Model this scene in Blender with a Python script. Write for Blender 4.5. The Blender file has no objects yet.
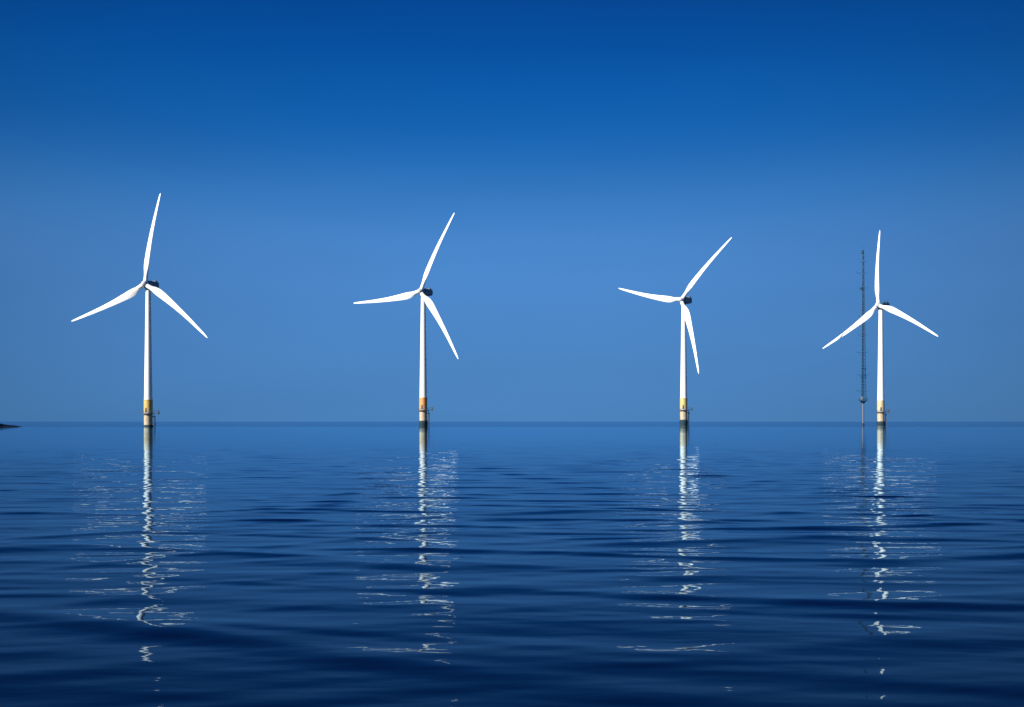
import bpy, bmesh, math, random
import numpy as np
from mathutils import Matrix, Vector

R = math.radians
random.seed(7)
rng = np.random.default_rng(11)
scene = bpy.context.scene
col = scene.collection

# ------------------------------------------------------------------ helpers
def srgb(r, g, b):
    f = lambda c: c / 12.92 if c <= .04045 else ((c + .055) / 1.055) ** 2.4
    return (f(r / 255), f(g / 255), f(b / 255), 1)

def link(name, bm, m, parent=None, smooth=True):
    me = bpy.data.meshes.new(name)
    bmesh.ops.recalc_face_normals(bm, faces=bm.faces)
    bm.to_mesh(me); bm.free()
    me.materials.append(m)
    if smooth:
        me.shade_smooth(); me.set_sharp_from_angle(angle=R(35))
    o = bpy.data.objects.new(name, me)
    col.objects.link(o)
    if parent: o.parent = parent
    return o

def thing(name, label, cat, loc, group=None):
    o = bpy.data.objects.new(name, None); col.objects.link(o)
    o.location = loc; o['label'] = label; o['category'] = cat
    if group: o['group'] = group
    o.empty_display_size = 2
    return o

def ring(bm, c, r, n, axis='z'):
    vs = []
    for i in range(n):
        a = 2 * math.pi * i / n
        vs.append(bm.verts.new((c[0] + r * math.cos(a), c[1] + r * math.sin(a), c[2])))
    return vs

def lathe(bm, prof, n=32, cx=0, cy=0):
    """profile of (radius, z) from bottom to top, capped"""
    rs = [ring(bm, (cx, cy, z), r, n) for r, z in prof]
    for a, b in zip(rs, rs[1:]):
        for i in range(n):
            bm.faces.new((a[i], a[(i + 1) % n], b[(i + 1) % n], b[i]))
    bm.faces.new(list(reversed(rs[0]))); bm.faces.new(rs[-1])

def tube(bm, p, q, r, n=8, r2=None):
    p = Vector(p); q = Vector(q); d = (q - p).normalized()
    u = d.cross(Vector((0, 0, 1)))
    if u.length < 1e-3: u = Vector((1, 0, 0))
    u.normalize(); v = d.cross(u)
    A = []; B = []
    for i in range(n):
        a = 2 * math.pi * i / n
        w = u * math.cos(a) + v * math.sin(a)
        A.append(bm.verts.new(p + w * r)); B.append(bm.verts.new(q + w * (r2 or r)))
    for i in range(n):
        bm.faces.new((A[i], A[(i + 1) % n], B[(i + 1) % n], B[i]))
    bm.faces.new(A); bm.faces.new(B)

def box(bm, c, s, bevel=0):
    r = bmesh.ops.create_cube(bm, size=1)
    for v in r['verts']:
        v.co = Vector((v.co.x * s[0] + c[0], v.co.y * s[1] + c[1], v.co.z * s[2] + c[2]))
    if bevel:
        es = list({e for v in r['verts'] for e in v.link_edges})
        bmesh.ops.bevel(bm, geom=es, offset=bevel, segments=3, affect='EDGES', profile=.5)

# ------------------------------------------------------------------ materials
def mat(name):
    m = bpy.data.materials.new(name); m.use_nodes = True
    nt = m.node_tree
    return m, nt, nt.nodes['Principled BSDF']

def paint(name, c, rough=.4, var=.12, scale=.35, stretch=4., dirt=None):
    """painted steel / gelcoat with soft vertical weather streaks"""
    m, nt, b = mat(name)
    tc = nt.nodes.new('ShaderNodeTexCoord')
    mp = nt.nodes.new('ShaderNodeMapping'); mp.inputs['Scale'].default_value = (scale * stretch, scale * stretch, scale)
    nz = nt.nodes.new('ShaderNodeTexNoise'); nz.inputs['Scale'].default_value = 1; nz.inputs['Detail'].default_value = 5
    mx = nt.nodes.new('ShaderNodeMix'); mx.data_type = 'RGBA'
    d = dirt or tuple(x * (1 - var) for x in c[:3])
    mx.inputs['A'].default_value = (*d, 1)
    mx.inputs['B'].default_value = (*c[:3], 1)
    rp = nt.nodes.new('ShaderNodeMapRange'); rp.inputs['From Min'].default_value = .3; rp.inputs['From Max'].default_value = .62
    nt.links.new(tc.outputs['Object'], mp.inputs['Vector']); nt.links.new(mp.outputs[0], nz.inputs['Vector'])
    nt.links.new(nz.outputs['Fac'], rp.inputs['Value'])
    nt.links.new(rp.outputs[0], mx.inputs['Factor']); nt.links.new(mx.outputs['Result'], b.inputs['Base Color'])
    b.inputs['Roughness'].default_value = rough
    if rough > .69: b.inputs['Specular IOR Level'].default_value = .1
    return m

M_TOWER = paint('tower_paint', (.80, .80, .79), .35, .05)
M_BLADE = paint('blade_gelcoat', (.82, .82, .82), .3, .04)
M_HUB = paint('hub_paint', (.55, .56, .58), .4, .1)
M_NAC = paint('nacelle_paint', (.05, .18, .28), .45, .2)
M_STEEL = paint('galvanised_steel', (.06, .075, .09), .55, .3, 1.)
M_GROWTH = paint('marine_growth', (.022, .05, .068), .7, .4, 1.5)
M_PILE = paint('weathered_pile_steel', (.46, .38, .26), .6, .3, .6, 2., (.36, .25, .16))
M_DOOR = paint('door_paint', (.12, .13, .14), .5, .2)
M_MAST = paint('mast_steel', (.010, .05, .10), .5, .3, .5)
M_MASTPILE = paint('mast_pile_paint', (.13, .12, .15), .55, .25, .5)
M_LAMP = paint('light_grey_box', (.17, .2, .24), .4, .1)

def transition_paint(name, yellow, grey):
    """safety-yellow coat over a pale grout-grey lower ring, both streaked with rust"""
    m, nt, b = mat(name)
    tc = nt.nodes.new('ShaderNodeTexCoord')
    sp = nt.nodes.new('ShaderNodeSeparateXYZ'); nt.links.new(tc.outputs['Object'], sp.inputs[0])
    mp = nt.nodes.new('ShaderNodeMapping'); mp.inputs['Scale'].default_value = (1.2, 1.2, .25)
    nt.links.new(tc.outputs['Object'], mp.inputs['Vector'])
    nz = nt.nodes.new('ShaderNodeTexNoise'); nz.inputs['Detail'].default_value = 6; nz.inputs['Scale'].default_value = 1
    nt.links.new(mp.outputs[0], nz.inputs['Vector'])
    ad = nt.nodes.new('ShaderNodeMath'); ad.operation = 'MULTIPLY_ADD'
    nt.links.new(nz.outputs['Fac'], ad.inputs[0]); ad.inputs[1].default_value = 2.2
    nt.links.new(sp.outputs['Z'], ad.inputs[2])
    mr = nt.nodes.new('ShaderNodeMapRange'); mr.inputs['From Min'].default_value = 8.4; mr.inputs['From Max'].default_value = 9.6
    nt.links.new(ad.outputs[0], mr.inputs['Value'])
    mx = nt.nodes.new('ShaderNodeMix'); mx.data_type = 'RGBA'
    mx.inputs['A'].default_value = grey; mx.inputs['B'].default_value = yellow
    nt.links.new(mr.outputs[0], mx.inputs['Factor'])
    r2 = nt.nodes.new('ShaderNodeMapRange'); r2.inputs['From Min'].default_value = .55; r2.inputs['From Max'].default_value = .75
    r2.inputs['To Max'].default_value = .45
    nt.links.new(nz.outputs['Fac'], r2.inputs['Value'])
    m2 = nt.nodes.new('ShaderNodeMix'); m2.data_type = 'RGBA'; m2.inputs['B'].default_value = (.33, .17, .07, 1)
    nt.links.new(mx.outputs['Result'], m2.inputs['A']); nt.links.new(r2.outputs[0], m2.inputs['Factor'])
    nt.links.new(m2.outputs['Result'], b.inputs['Base Color'])
    b.inputs['Roughness'].default_value = .5
    return m

# ------------------------------------------------------------------ world
w = bpy.data.worlds.new('World'); scene.world = w; w.use_nodes = True
nt = w.node_tree; bg = nt.nodes['Background']
SUN_EL, SUN_AZ = 27., 55.          # azimuth: degrees to the left of the direction behind the camera
sky = nt.nodes.new('ShaderNodeTexSky'); sky.sky_type = 'NISHITA'; sky.sun_disc = False
sky.sun_elevation = R(SUN_EL); sky.sun_rotation = R(180 + SUN_AZ)
sky.air_density = 1.0; sky.dust_density = .2; sky.ozone_density = 6
STR = .1
EXPO = .75
tc = nt.nodes.new('ShaderNodeTexCoord'); sp = nt.nodes.new('ShaderNodeSeparateXYZ')
nt.links.new(tc.outputs['Generated'], sp.inputs[0])
ramp = nt.nodes.new('ShaderNodeValToRGB'); cr = ramp.color_ramp; cr.interpolation = 'B_SPLINE'
stops = [(0, (69, 126, 184)), (.062, (74, 132, 195)), (.148, (75, 134, 203)), (.195, (50, 119, 190)), (.235, (20, 100, 180)),
         (.27, (9, 92, 172)), (.307, (0, 79, 160)), (.345, (0, 70, 148)), (.45, (0, 52, 122)), (.7, (0, 38, 95)), (1, (0, 32, 85))]
while len(cr.elements) < len(stops): cr.elements.new(.5)
for e, (p, c) in zip(cr.elements, stops):
    e.position = p; e.color = srgb(*c)
nt.links.new(sp.outputs['Z'], ramp.inputs['Fac'])
# the clear sky is a little deeper away from the middle bearing (dir.x^2)
m1 = nt.nodes.new('ShaderNodeMath'); m1.operation = 'MULTIPLY'
nt.links.new(sp.outputs['X'], m1.inputs[0]); nt.links.new(sp.outputs['X'], m1.inputs[1])
m2 = nt.nodes.new('ShaderNodeMapRange'); m2.inputs['From Max'].default_value = .17; m2.inputs['To Min'].default_value = 1.03; m2.inputs['To Max'].default_value = .76
nt.links.new(m1.outputs[0], m2.inputs['Value'])
nzs = nt.nodes.new('ShaderNodeTexNoise'); nzs.inputs['Scale'].default_value = 1; nzs.inputs['Detail'].default_value = 3
mps = nt.nodes.new('ShaderNodeMapping'); mps.inputs['Scale'].default_value = (2.5, 2.5, 14)
nt.links.new(tc.outputs['Generated'], mps.inputs['Vector']); nt.links.new(mps.outputs[0], nzs.inputs['Vector'])
vz = nt.nodes.new('ShaderNodeMapRange'); vz.inputs['To Min'].default_value = .90; vz.inputs['To Max'].default_value = 1.10
nt.links.new(nzs.outputs['Fac'], vz.inputs['Value'])
mv = nt.nodes.new('ShaderNodeMath'); mv.operation = 'MULTIPLY'
nt.links.new(m2.outputs[0], mv.inputs[0]); nt.links.new(vz.outputs[0], mv.inputs[1])
sc = nt.nodes.new('ShaderNodeVectorMath'); sc.operation = 'SCALE'
nt.links.new(ramp.outputs['Color'], sc.inputs[0]); nt.links.new(mv.outputs[0], sc.inputs['Scale'])
up = nt.nodes.new('ShaderNodeVectorMath'); up.operation = 'SCALE'; up.inputs['Scale'].default_value = 1 / STR / 2 ** EXPO
nt.links.new(sc.outputs[0], up.inputs[0])
mixs = nt.nodes.new('ShaderNodeMix'); mixs.data_type = 'RGBA'; mixs.inputs['Factor'].default_value = .988
nt.links.new(sky.outputs['Color'], mixs.inputs['A']); nt.links.new(up.outputs[0], mixs.inputs['B'])
nt.links.new(mixs.outputs['Result'], bg.inputs['Color'])
bg.inputs['Strength'].default_value = STR

# ------------------------------------------------------------------ sun
sl = bpy.data.lights.new('sun', 'SUN'); sl.energy = 5; sl.angle = R(.5); sl.color = (1, .95, .87)
so = bpy.data.objects.new('sun', sl); col.objects.link(so)
sd = Vector((-math.sin(R(SUN_AZ)) * math.cos(R(SUN_EL)), -math.cos(R(SUN_AZ)) * math.cos(R(SUN_EL)), math.sin(R(SUN_EL))))
so.rotation_euler = (-sd).to_track_quat('-Z', 'Y').to_euler()
so.location = (-200, -200, 200)

# ------------------------------------------------------------------ camera
F, CX, HY, EYE = 1150., 512., 421.5, 2.2
cam = bpy.data.cameras.new('camera'); cam.sensor_width = 36; cam.lens = 36 * F / 1024
cam.shift_y = (HY - 353.5) / 1024
cam.clip_start = .1; cam.clip_end = 90000
co = bpy.data.objects.new('camera', cam); col.objects.link(co)
co.location = (0, 0, EYE); co.rotation_euler = (R(90), 0, 0)
scene.camera = co

# ------------------------------------------------------------------ sea: one sheet out to the horizon, real waves near the shore
def build_sea():
    fine = np.radians(np.arange(-42, 42.001, .09))
    coarse = np.radians(np.arange(45, 316, 3.))
    az = np.concatenate([fine, coarse]); n = len(az)
    r = [0.8]
    while r[-1] < 6: r.append(r[-1] * 1.03)
    while r[-1] < 420: r.append(r[-1] * 1.0034)
    while r[-1] < 40000: r.append(r[-1] * 1.06)
    r = np.array(r); m = len(r)
    A, RR = np.meshgrid(az, r)
    X = RR * np.sin(A); Y = RR * np.cos(A)
    Z = np.zeros_like(X); DX = np.zeros_like(X); DY = np.zeros_like(X)
    cell = RR * .0034
    # wave trains coming in from the open sea
    # (1) ripples
    for i in range(100):
        lam = .32 * (2.6 / .32) ** rng.random()
        th = R(-90 + rng.normal(3, 14 + 16 * max(0, 1 - lam / 2.))); k = 2 * math.pi / lam
        a = .0052 * min(1, lam / 1.3) ** .7 * rng.uniform(.5, 1.5) / k
        kx, ky = k * math.cos(th), k * math.sin(th)
        gx, gy, gp = rng.normal(0, .22 / lam ** .5), rng.normal(0, .14 / lam ** .5), rng.uniform(0, 6.28)
        env = .5 + .5 * np.sin(gx * X + gy * Y + gp)
        fade = np.clip((lam / cell - 3.5) / 4., 0, 1)
        p = kx * X + ky * Y + rng.uniform(0, 6.283)
        am = a * env * fade
        Z += am * (np.cos(p) + .22 * np.sin(2 * p))
        DX -= am * math.cos(th) * np.sin(p) * .9; DY -= am * math.sin(th) * np.sin(p) * .9
    # (2) low swells: narrow crests with wide flat troughs, meandering, leading face steeper
    for i in range(14):
        lam = 1.9 * (6.5 / 1.9) ** rng.random()
        th = R(-90 + rng.normal(8, 19)); k = 2 * math.pi / lam
        a = .044 * rng.uniform(.5, 1.6) / (1.36 * k) * min(1, 3.5 / lam)
        kx, ky = k * math.cos(th), k * math.sin(th)
        gx, gy, gp = rng.normal(0, .4), rng.normal(0, .15), rng.uniform(0, 6.28)
        env = np.interp(RR, [10, 17, 24], [.4, .75, 1]) * np.clip(-.15 + 1.15 * np.sin(gx * X + gy * Y + gp), 0, 1)
        fade = np.clip((lam / cell - 6) / 6., 0, 1)
        p = kx * X + ky * Y + rng.uniform(0, 6.283) + 1.0 * np.sin(rng.uniform(.15, .6) * X + rng.uniform(0, 6))
        p = p - .4 * np.cos(p)
        Z += a * env * fade * np.exp(6 * (np.cos(p) - 1))
    # (3) a few broader slanting wakes rolling into the shallows
    for lam, deg, sl_, ph in ((5.2, -74, .062, 1.2), (6.1, -112, .055, 4.0), (4.4, -97, .05, 2.5), (7.3, -84, .055, 5.4)):
        th = R(deg); k = 2 * math.pi / lam
        kx, ky = k * math.cos(th), k * math.sin(th)
        env = np.clip(.1 + np.sin(.31 * X + .17 * Y + 1.7 * ph), 0, 1) * np.interp(RR, [9, 13, 26, 40], [.5, 1, 1, 0])
        p = kx * X + ky * Y + ph + .5 * np.sin(.45 * X + ph)
        p = p - .5 * np.cos(p)
        Z += sl_ / (1.5 * k) * env * np.exp(7 * (np.cos(p) - 1))
    calm = np.interp(Y, [0, 12, 22, 45, 110, 220, 340], [.55, .75, .95, .95, .42, .11, .04]) * np.clip((RR - .8) / 2, 0, 1)
    Z *= calm; DX *= calm; DY *= calm
    wide = np.abs(np.where(A > np.pi, A - 2 * np.pi, A)) > np.radians(43)
    Z[wide] = 0; DX[wide] = 0; DY[wide] = 0
    v = np.stack([X + DX, Y + DY, Z], -1).reshape(-1, 3)
    v = np.concatenate([v, [[0, 0, 0]]]).astype(np.float32)
    i, j = np.meshgrid(np.arange(m - 1), np.arange(n), indexing='ij')
    j2 = (j + 1) % n
    q = np.stack([i * n + j, i * n + j2, (i + 1) * n + j2, (i + 1) * n + j], -1).reshape(-1, 4)
    c = m * n
    t = np.stack([np.full(n, c), (np.arange(n) + 1) % n, np.arange(n)], -1)
    me = bpy.data.meshes.new('sea')
    me.vertices.add(len(v)); me.vertices.foreach_set('co', v.ravel())
    me.loops.add(q.size + t.size)
    me.loops.foreach_set('vertex_index', np.concatenate([q.ravel(), t.ravel()]).astype(np.int32))
    me.polygons.add(len(q) + len(t))
    ls = np.concatenate([np.arange(len(q)) * 4, q.size + np.arange(len(t)) * 3]).astype(np.int32)
    me.polygons.foreach_set('loop_start', ls)
    me.update(calc_edges=True); me.validate()
    me.shade_smooth()
    return me
m_sea, nt, b = mat('sea_water')
geo = nt.nodes.new('ShaderNodeNewGeometry')
sep = nt.nodes.new('ShaderNodeSeparateXYZ'); nt.links.new(geo.outputs['Position'], sep.inputs[0])
def noise(scale_xyz, detail, rough=.5, dist=0.):
    mp = nt.nodes.new('ShaderNodeMapping'); mp.inputs['Scale'].default_value = scale_xyz
    nz = nt.nodes.new('ShaderNodeTexNoise'); nz.inputs['Scale'].default_value = 1
    nz.inputs['Detail'].default_value = detail; nz.inputs['Roughness'].default_value = rough; nz.inputs['Distortion'].default_value = dist
    nt.links.new(geo.outputs['Position'], mp.inputs['Vector']); nt.links.new(mp.outputs[0], nz.inputs['Vector'])
    return nz
n1 = noise((.9, 2.6, 1), 3, .5, .4)       # ripples
n2 = noise((.22, .75, 1), 3, .5)          # chop
b1 = nt.nodes.new('ShaderNodeBump'); b1.inputs['Strength'].default_value = 1; b1.inputs['Distance'].default_value = .003
nt.links.new(n1.outputs['Fac'], b1.inputs['Height'])
b2 = nt.nodes.new('ShaderNodeBump'); b2.inputs['Strength'].default_value = 1; b2.inputs['Distance'].default_value = .014
nt.links.new(n2.outputs['Fac'], b2.inputs['Height']); nt.links.new(b2.outputs[0], b1.inputs['Normal'])
gl = nt.nodes.new('ShaderNodeBsdfGlossy'); gl.distribution = 'MULTI_GGX'; gl.inputs['Color'].default_value = (.64, .86, 1, 1)
df = nt.nodes.new('ShaderNodeBsdfDiffuse'); df.inputs['Color'].default_value = (.0006, .003, .016, 1)
fr = nt.nodes.new('ShaderNodeFresnel'); fr.inputs['IOR'].default_value = 1.115
mw = nt.nodes.new('ShaderNodeMixShader')
for n_ in (gl, fr): nt.links.new(b1.outputs[0], n_.inputs['Normal'])
rf = nt.nodes.new('ShaderNodeMapRange'); rf.inputs['From Min'].default_value = 475; rf.inputs['From Max'].default_value = 520
rf.inputs['To Min'].default_value = 1; rf.inputs['To Max'].default_value = .87     # steep unresolved facets reflect less
mf = nt.nodes.new('ShaderNodeMath'); mf.operation = 'MULTIPLY'
nt.links.new(fr.outputs[0], mf.inputs[0]); nt.links.new(rf.outputs[0], mf.inputs[1]); nt.links.new(mf.outputs[0], mw.inputs[0]); nt.links.new(df.outputs[0], mw.inputs[1]); nt.links.new(gl.outputs[0], mw.inputs[2])
nt.links.new(mw.outputs[0], nt.nodes['Material Output'].inputs['Surface']); nt.nodes.remove(b)
# beyond the lee of the bank the wind ruffles the surface
n3 = noise((.004, .012, 1), 3)
ad = nt.nodes.new('ShaderNodeMath'); ad.operation = 'MULTIPLY_ADD'; ad.inputs[1].default_value = 40
nt.links.new(n3.outputs['Fac'], ad.inputs[0]); nt.links.new(sep.outputs['Y'], ad.inputs[2])
ruf = nt.nodes.new('ShaderNodeMapRange'); ruf.inputs['From Min'].default_value = 475; ruf.inputs['From Max'].default_value = 520
ruf.inputs['To Min'].default_value = .02; ruf.inputs['To Max'].default_value = .09
nt.links.new(ad.outputs[0], ruf.inputs['Value']); nt.links.new(ad.outputs[0], rf.inputs['Value']); nt.links.new(ruf.outputs[0], gl.inputs['Roughness'])
sea_me = build_sea(); sea_me.materials.append(m_sea)
sea = bpy.data.objects.new('sea', sea_me); col.objects.link(sea); sea['kind'] = 'structure'

# ------------------------------------------------------------------ low dark rocky spit entering at the left edge
def build_spit():
    bm = bmesh.new(); nx, ny = 110, 16
    g = []
    for i in range(nx):
        x = -262 + 68 * i / (nx - 1); row = []
        env = min(1, max(0, (-200.6 - x) / 8)) ** 1.3
        for j in range(ny):
            t = j / (ny - 1); y = 452 + 30 * t + 2 * math.sin(x * .3)
            cross = math.sin(math.pi * t) ** .6
            z = -.5 + (2.3 * env + .12 * (1 if env else 0)) * cross * (.85 + .15 * math.sin(x * .5 + 3 * t) + random.uniform(-.1, .1))
            row.append(bm.verts.new((x + random.uniform(-.2, .2), y + random.uniform(-.5, .5), z)))
        g.append(row)
    for i in range(nx - 1):
        for j in range(ny - 1):
            bm.faces.new((g[i][j], g[i + 1][j], g[i + 1][j + 1], g[i][j + 1]))
    o = link('rock_spit', bm, paint('wet_weedy_rock', (.002, .012, .03), .8, .3, .4, 1.), smooth=False)
    o['kind'] = 'structure'
build_spit()

# ------------------------------------------------------------------ wind turbine
ROT = 40.          # blade length from the hub centre
HUBZ = 62.7        # hub height above nominal water
OVER = 2.3         # hub ahead of the tower axis
BEND = .2

def blade_mesh():
    bm = bmesh.new(); N = 20; rows = []
    st = [(1.0, 1.9, 1.0, 0), (2.0, 1.9, 1.0, 0), (3.2, 2.05, .86, 9), (4.8, 2.75, .52, 15), (6.4, 3.4, .36, 15), (8.2, 3.6, .29, 12.5),
          (10.5, 3.42, .25, 10), (14, 2.95, .22, 7), (18, 2.5, .2, 5), (23, 2.02, .18, 3), (28, 1.62, .17, 1.6), (33, 1.25, .16, .6), (36.5, .98, .15, 0),
          (38.8, .68, .15, 0), (39.7, .36, .15, 0), (40., .1, .15, 0)]
    for r, c, th, tw in st:
        tw = R(tw + 2); c = c if r < 3 else c * .9
        round_ = max(0, min(1, (4.8 - r) / 2.6))        # circular root fairing into an aerofoil
        y0 = BEND * (r / ROT) ** 2
        row = []
        for i in range(N):
            a = 2 * math.pi * i / N
            u = .5 * (1 + math.cos(a))                   # 0 = leading edge, 1 = trailing edge
            yt = 5 * th * (.2969 * math.sqrt(u) - .126 * u - .3516 * u * u + .2843 * u ** 3 - .1036 * u ** 4)
            py = yt * (1 if math.sin(a) >= 0 else -1) * c
            px = (u - .3) * c
            qx = .5 * 1.9 * math.cos(a); qy = .5 * 1.9 * math.sin(a)
            x = px * (1 - round_) + qx * round_; y = py * (1 - round_) + qy * round_
            x = -x                                        # trailing edge on the left of a raised blade
            sw = -.75 * math.sin(math.pi * min(1, r / ROT)) ** 1.3 if r < ROT else 0
            row.append(bm.verts.new((sw + x * math.cos(tw) + y * math.sin(tw), y0 + y * math.cos(tw) - x * math.sin(tw), r)))
        rows.append(row)
    for A, B in zip(rows, rows[1:]):
        for i in range(N):
            bm.faces.new((A[i], A[(i + 1) % N], B[(i + 1) % N], B[i]))
    bm.faces.new(rows[0]); bm.faces.new(rows[-1])
    return bm

def make_turbine():
    t = thing('wind_turbine', 'x', 'wind turbine', (0, 0, 0))
    P = {}
    # tower
    bm = bmesh.new()
    prof = [(1.74, 12.7)]
    for k in range(1, 4):                                # flange seams between the tower cans
        z = 12.7 + (HUBZ - 2.1 - 12.7) * k / 3
        rr = 1.74 - (1.74 - 1.06) * k / 3
        if k < 3: prof += [(rr, z - .08), (rr + .05, z - .06), (rr + .05, z + .06), (rr, z + .08)]
        else: prof += [(rr, z)]
    lathe(bm, prof, 40); tower = link('tower', bm, M_TOWER, t)
    # pile and its weed belt
    bm = bmesh.new(); lathe(bm, [(1.8, -9), (1.8, 6.35)], 40); pile = link('foundation_pile', bm, M_PILE, t)
    bm = bmesh.new()
    pr = [(1.81, -5), (2.0, -1), (2.08, .6), (2.04, 1.1), (1.95, 1.5), (1.81, 1.75)]
    lathe(bm, pr, 40)
    for v in bm.verts:
        f = 1 + random.uniform(0, .05) if v.co.z < 1.7 else 1
        v.co.x *= f; v.co.y *= f; v.co.z += random.uniform(-.12, .12)
    link('marine_growth', bm, M_GROWTH, pile)
    # transition piece
    bm = bmesh.new(); lathe(bm, [(1.87, 6.75), (1.87, 12.45), (1.95, 12.48), (1.95, 12.66)], 40)
    P['tp'] = link('transition_piece', bm, M_DOOR, t)
    bm = bmesh.new(); box(bm, (-.45, -1.78, 8.15), (.85, .25, 2.0), .05); link('door', bm, M_DOOR, P['tp'])
    # working platform, with the laydown bay to the right
    bm = bmesh.new()
    lathe(bm, [(1.84, 6.38), (2.75, 6.38), (2.75, 6.7), (1.84, 6.7)], 36)
    box(bm, (3.6, -.2, 6.55), (2.1, 2.3, .3)); plat = link('access_platform', bm, M_STEEL, t, smooth=False)
    bm = bmesh.new()
    pts = []
    for i in range(19):
        a = R(40 + 280 * i / 18); pts.append((2.68 * math.cos(a), 2.68 * math.sin(a)))
    pts += [(4.6, -1.3), (4.6, .9)]
    pts.append(pts[0])
    for p, q in zip(pts, pts[1:]):
        tube(bm, (*p, 6.7), (*p, 7.8), .035, 5)
        for z in (7.25, 7.8): tube(bm, (*p, z), (*q, z), .03, 5)
    link('railing', bm, M_STEEL, plat)
    bm = bmesh.new()
    tube(bm, (4.1, .4, 6.7), (4.1, .4, 8.4), .16, 8); tube(bm, (4.1, .4, 8.35), (4.75, .1, 8.5), .12, 8)
    box(bm, (4.15, .35, 7.1), (.7, .6, .8), .06); link('davit_crane', bm, M_STEEL, t)
    # boat landing: two fender tubes and a ladder between them
    bm = bmesh.new()
    for s in (-1, 1):
        tube(bm, (2.75, s * .75, -3), (2.75, s * .75, 5.6), .14, 10)
        for z in (1.9, 5.3): tube(bm, (1.6, s * .75, z), (2.75, s * .75, z), .13, 8)
    bl = link('boat_landing', bm, M_STEEL, t)
    bm = bmesh.new()
    for s in (-1, 1): tube(bm, (2.45, s * .28, -2), (2.45, s * .28, 6.4), .05, 6)
    for k in range(24): tube(bm, (2.45, -.28, -.6 + .29 * k), (2.45, .28, -.6 + .29 * k), .025, 5)
    link('ladder', bm, M_STEEL, bl)
    # nacelle, local -Y is upwind
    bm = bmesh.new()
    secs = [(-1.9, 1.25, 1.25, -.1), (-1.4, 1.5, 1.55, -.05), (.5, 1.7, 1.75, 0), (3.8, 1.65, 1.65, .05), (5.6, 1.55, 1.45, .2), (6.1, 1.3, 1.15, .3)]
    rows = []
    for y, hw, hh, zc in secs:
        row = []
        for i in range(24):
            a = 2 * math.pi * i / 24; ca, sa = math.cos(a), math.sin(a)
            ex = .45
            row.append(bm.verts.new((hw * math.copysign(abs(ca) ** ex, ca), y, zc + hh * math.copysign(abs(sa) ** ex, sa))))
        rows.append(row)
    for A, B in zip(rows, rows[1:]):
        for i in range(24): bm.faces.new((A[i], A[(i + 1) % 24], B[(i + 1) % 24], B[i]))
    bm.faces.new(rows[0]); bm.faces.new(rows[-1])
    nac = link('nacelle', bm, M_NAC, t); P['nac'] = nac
    bm = bmesh.new(); box(bm, (0, 4.5, 1.9), (2.4, 1.3, .5), .08); link('roof_cooler', bm, M_STEEL, nac)
    bm = bmesh.new()
    tube(bm, (.6, 5.5, 1.6), (.6, 5.5, 3.0), .05, 6); tube(bm, (-.6, 5.5, 1.6), (-.6, 5.5, 3.0), .05, 6)
    tube(bm, (-.6, 5.5, 2.8), (.6, 5.5, 2.8), .05, 6); link('wind_sensor', bm, M_STEEL, nac)
    bm = bmesh.new(); lathe(bm, [(1.17, -2.3), (1.22, -1.4)], 32)   # yaw ring between tower head and nacelle
    P['yaw'] = link('yaw_collar', bm, M_STEEL, nac)
    # hub and spinner, axis along Y
    bm = bmesh.new(); prof = [(.25, -1.95), (.7, -1.75), (1.1, -1.25), (1.35, -.5), (1.42, .3), (1.3, 1.0)]
    lathe(bm, prof, 28)
    bmesh.ops.rotate(bm, verts=bm.verts, cent=(0, 0, 0), matrix=Matrix.Rotation(R(-90), 3, 'X'))
    hub = link('hub', bm, M_HUB, t); P['hub'] = hub
    b0 = link('blade', blade_mesh(), M_BLADE, t)
    blades = [b0]
    for k in range(2):
        c = b0.copy(); col.objects.link(c); c.parent = t; blades.append(c)
    P['blades'] = blades
    return t, P

def copy_tree(o, parent=None):
    c = o.copy(); col.objects.link(c)
    if parent: c.parent = parent
    for ch in list(o.children): copy_tree(ch, c)
    return c

def pose(t, psi, phi, hubx_px, hub, tpmat):
    hx, hz, hy = hub
    hx += hubx_px * hy / F
    psi = R(psi)
    hx += 1.8 * math.sin(psi); hy += 1.8 * math.cos(psi)
    tx, ty = hx + OVER * math.sin(psi), hy + OVER * math.cos(psi)
    t.location = (tx, ty, hz - HUBZ)
    yaw = Matrix.Rotation(-psi, 4, 'Z')
    tilt = Matrix.Rotation(R(-5), 4, 'X')
    H = yaw @ Matrix.Translation((0, -OVER, HUBZ)) @ tilt
    k = 0
    for c in t.children:
        n = c.name.split('.')[0]
        if n == 'blade':
            c.matrix_local = H @ Matrix.Rotation(R(phi + (0, -120, 120)[k]), 4, 'Y'); k += 1
        elif n == 'hub': c.matrix_local = H
        elif n == 'nacelle': c.matrix_local = yaw @ Matrix.Translation((0, 0, HUBZ - .1))
        elif n == 'transition_piece':
            c.data = c.data.copy(); c.data.materials.clear(); c.data.materials.append(tpmat)

proto, P = make_turbine()
G = 'row of offshore wind turbines'
YG = [((.56, .36, .10, 1), (.46, .37, .27, 1)), ((.60, .26, .08, 1), (.50, .33, .20, 1)),
      ((.54, .41, .15, 1), (.50, .46, .38, 1)), ((.54, .41, .23, 1), (.46, .42, .33, 1))]
SPEC = [
    (16.9, 7.4, .4, (-159.25, 61.7, 495.27), 'tallest white wind turbine, farthest left, top blade nearly upright and leaning slightly right'),
    (30.4, 25.1, .4, (-44.27, 63.57, 540.79), 'white wind turbine with orange-yellow base, one blade pointing left and dipping slightly below level'),
    (39.3, 42.8, .3, (84.7, 64.1, 582.68), 'white wind turbine whose lowest blade hangs down close beside its own tower'),
    (51.7, -2.1, .2, (190.42, 63.26, 601.62), 'smallest white wind turbine, standing right beside the dark lattice mast'),
]
turbs = [proto] + [copy_tree(proto) for _ in range(3)]
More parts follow.
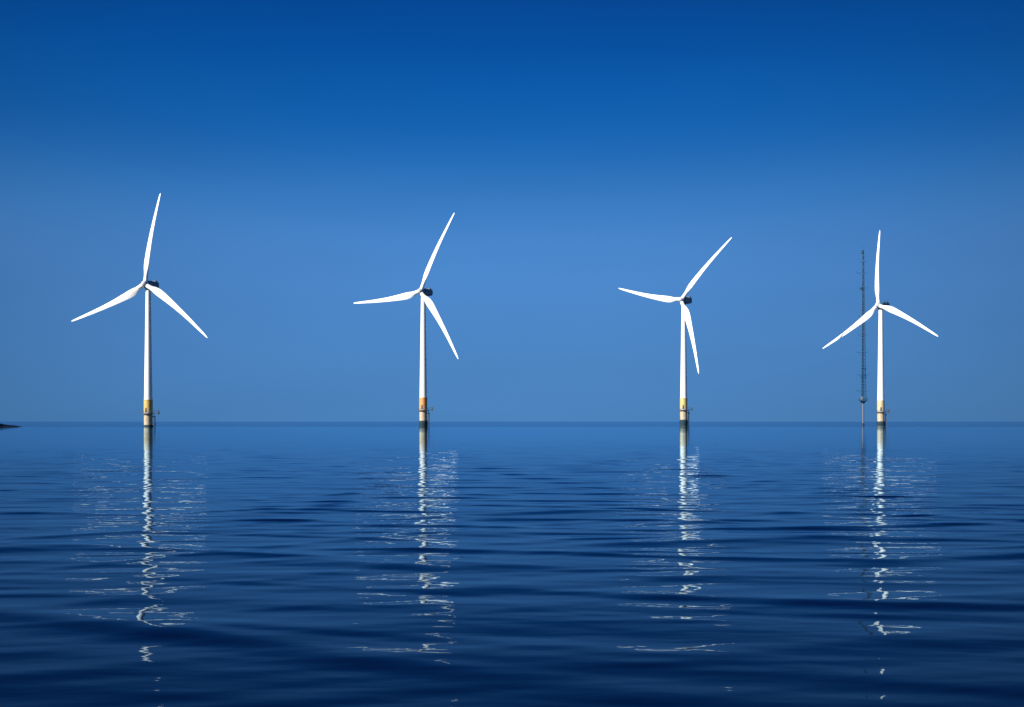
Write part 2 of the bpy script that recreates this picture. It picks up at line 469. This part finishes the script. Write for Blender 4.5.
for i, (t, s) in enumerate(zip(turbs, SPEC)):
    pose(t, s[0], s[1], s[2], s[3], transition_paint('transition_paint', *YG[i]))
    t['label'] = s[4]; t['group'] = G

# ------------------------------------------------------------------ met mast behind the last turbine
def build_mast():
    D = 640.; s = F / D
    zz = lambda y: (HY - y) / s + EYE
    t = thing('met_mast', 'slender dark lattice weather mast on a thin pile, left of the smallest turbine', 'mast', ((863.1 - CX) * D / F, D, 0))
    zb, zt = zz(400.5), zz(253)
    bm = bmesh.new(); lathe(bm, [(.5, -8), (.5, zb - .9)], 24); pl = link('foundation_pile', bm, M_MASTPILE, t)
    bm = bmesh.new(); lathe(bm, [(.52, -4), (.7, 0), (.7, .9), (.52, 1.3)], 24); link('marine_growth', bm, M_GROWTH, pl)
    # platform
    bm = bmesh.new(); lathe(bm, [(.55, zb - 1.7), (1.7, zb - .5), (1.7, zb - .15)], 6); box(bm, (0, 0, zb - .1), (4.6, 3.0, .24))
    pf = link('platform', bm, M_MAST, t, smooth=False)
    bm = bmesh.new()
    c = [(-2.2, -1.5), (2.2, -1.5), (2.2, 1.5), (-2.2, 1.5), (-2.2, -1.5)]
    for p, q in zip(c, c[1:]):
        for f in (0, .5): tube(bm, (p[0] + (q[0] - p[0]) * f, p[1] + (q[1] - p[1]) * f, zb), (p[0] + (q[0] - p[0]) * f, p[1] + (q[1] - p[1]) * f, zb + 1.15), .06, 5)
        for z in (.6, 1.15): tube(bm, (*p, zb + z), (*q, zb + z), .05, 5)
    link('railing', bm, M_MAST, pf)
    bm = bmesh.new(); box(bm, (-1.0, -1.0, zb + 1.0), (1.2, .9, 1.8), .08); link('equipment_cabinet', bm, M_LAMP, pf)
    # triangular lattice, tapering in steps
    bm = bmesh.new()
    n = 46
    def half(z):
        f = (z - zb) / (zt - zb); return 1.35 - 1.02 * f ** .9
    def leg(k, z):
        a = R(100 + 120 * k); r = half(z) * 1.12
        return Vector((r * math.cos(a), r * math.sin(a), z))
    zs = [zb + (zt - zb) * (i / n) for i in range(n + 1)]
    for i in range(n):
        a, b_ = zs[i], zs[i + 1]
        f = i / n
        for k in range(3):
            tube(bm, leg(k, a), leg(k, b_), (.25 if k == 2 else .17) - .08 * f, 6)
            k2 = (k + 1) % 3
            p, q = (k, k2) if i % 2 else (k2, k)
            tube(bm, leg(p, a), leg(q, b_), .10, 4)
            tube(bm, leg(k, a), leg(k2, a), .085, 4)
    fr = link('lattice_frame', bm, M_MAST, t)
    bm = bmesh.new(); tube(bm, (0, 0, zb), (0, 0, zt), .16, 6); link('cable_run', bm, M_MAST, fr)
    # instrument booms
    for y, L, Rr in ((262, 1.2, 1.6), (273, 3.3, 1.6), (288, 2.6, 2.4), (317, 1.6, 2.), (335, 2.2, 1.6), (352.5, 2.8, 1.4), (375, 2.0, 2.0), (391, 2.4, 2.2)):
        z = zz(y); h = half(z)
        bm = bmesh.new(); tube(bm, (-h - L, 0, z), (h + Rr, 0, z), .07, 6); tube(bm, (-h - L * .8, 0, z), (-h, 0, z - 1.1), .05, 5)
        bo = link('boom', bm, M_MAST, t)
        for x in (-h - L, h + Rr):
            bm = bmesh.new()
            lathe(bm, [(.05, z), (.05, z + .55), (.22, z + .57), (.1, z + .85)], 8, x)
            link('anemometer', bm, M_MAST, bo)
    z = zz(288.5)
    bm = bmesh.new(); box(bm, (-.7, 0, z), (1.3, 1.0, 1.6), .1); link('instrument_box', bm, M_MAST, t)
    bm = bmesh.new(); box(bm, (-.2, 0, zt + .4), (1.1, .9, 2.0), .12); hd = link('mast_head', bm, M_MAST, t)
    bm = bmesh.new(); tube(bm, (0, 0, zt + 1.3), (0, 0, zt + 3.8), .07, 6); link('lightning_rod', bm, M_MAST, hd)
build_mast()

# ------------------------------------------------------------------ render settings
vs = scene.view_settings
scene.display_settings.display_device = 'sRGB'
vs.view_transform = 'Standard'; vs.look = 'None'; vs.exposure = EXPO; vs.gamma = 1; vs.use_curve_mapping = False
scene.cycles.max_bounces = 6
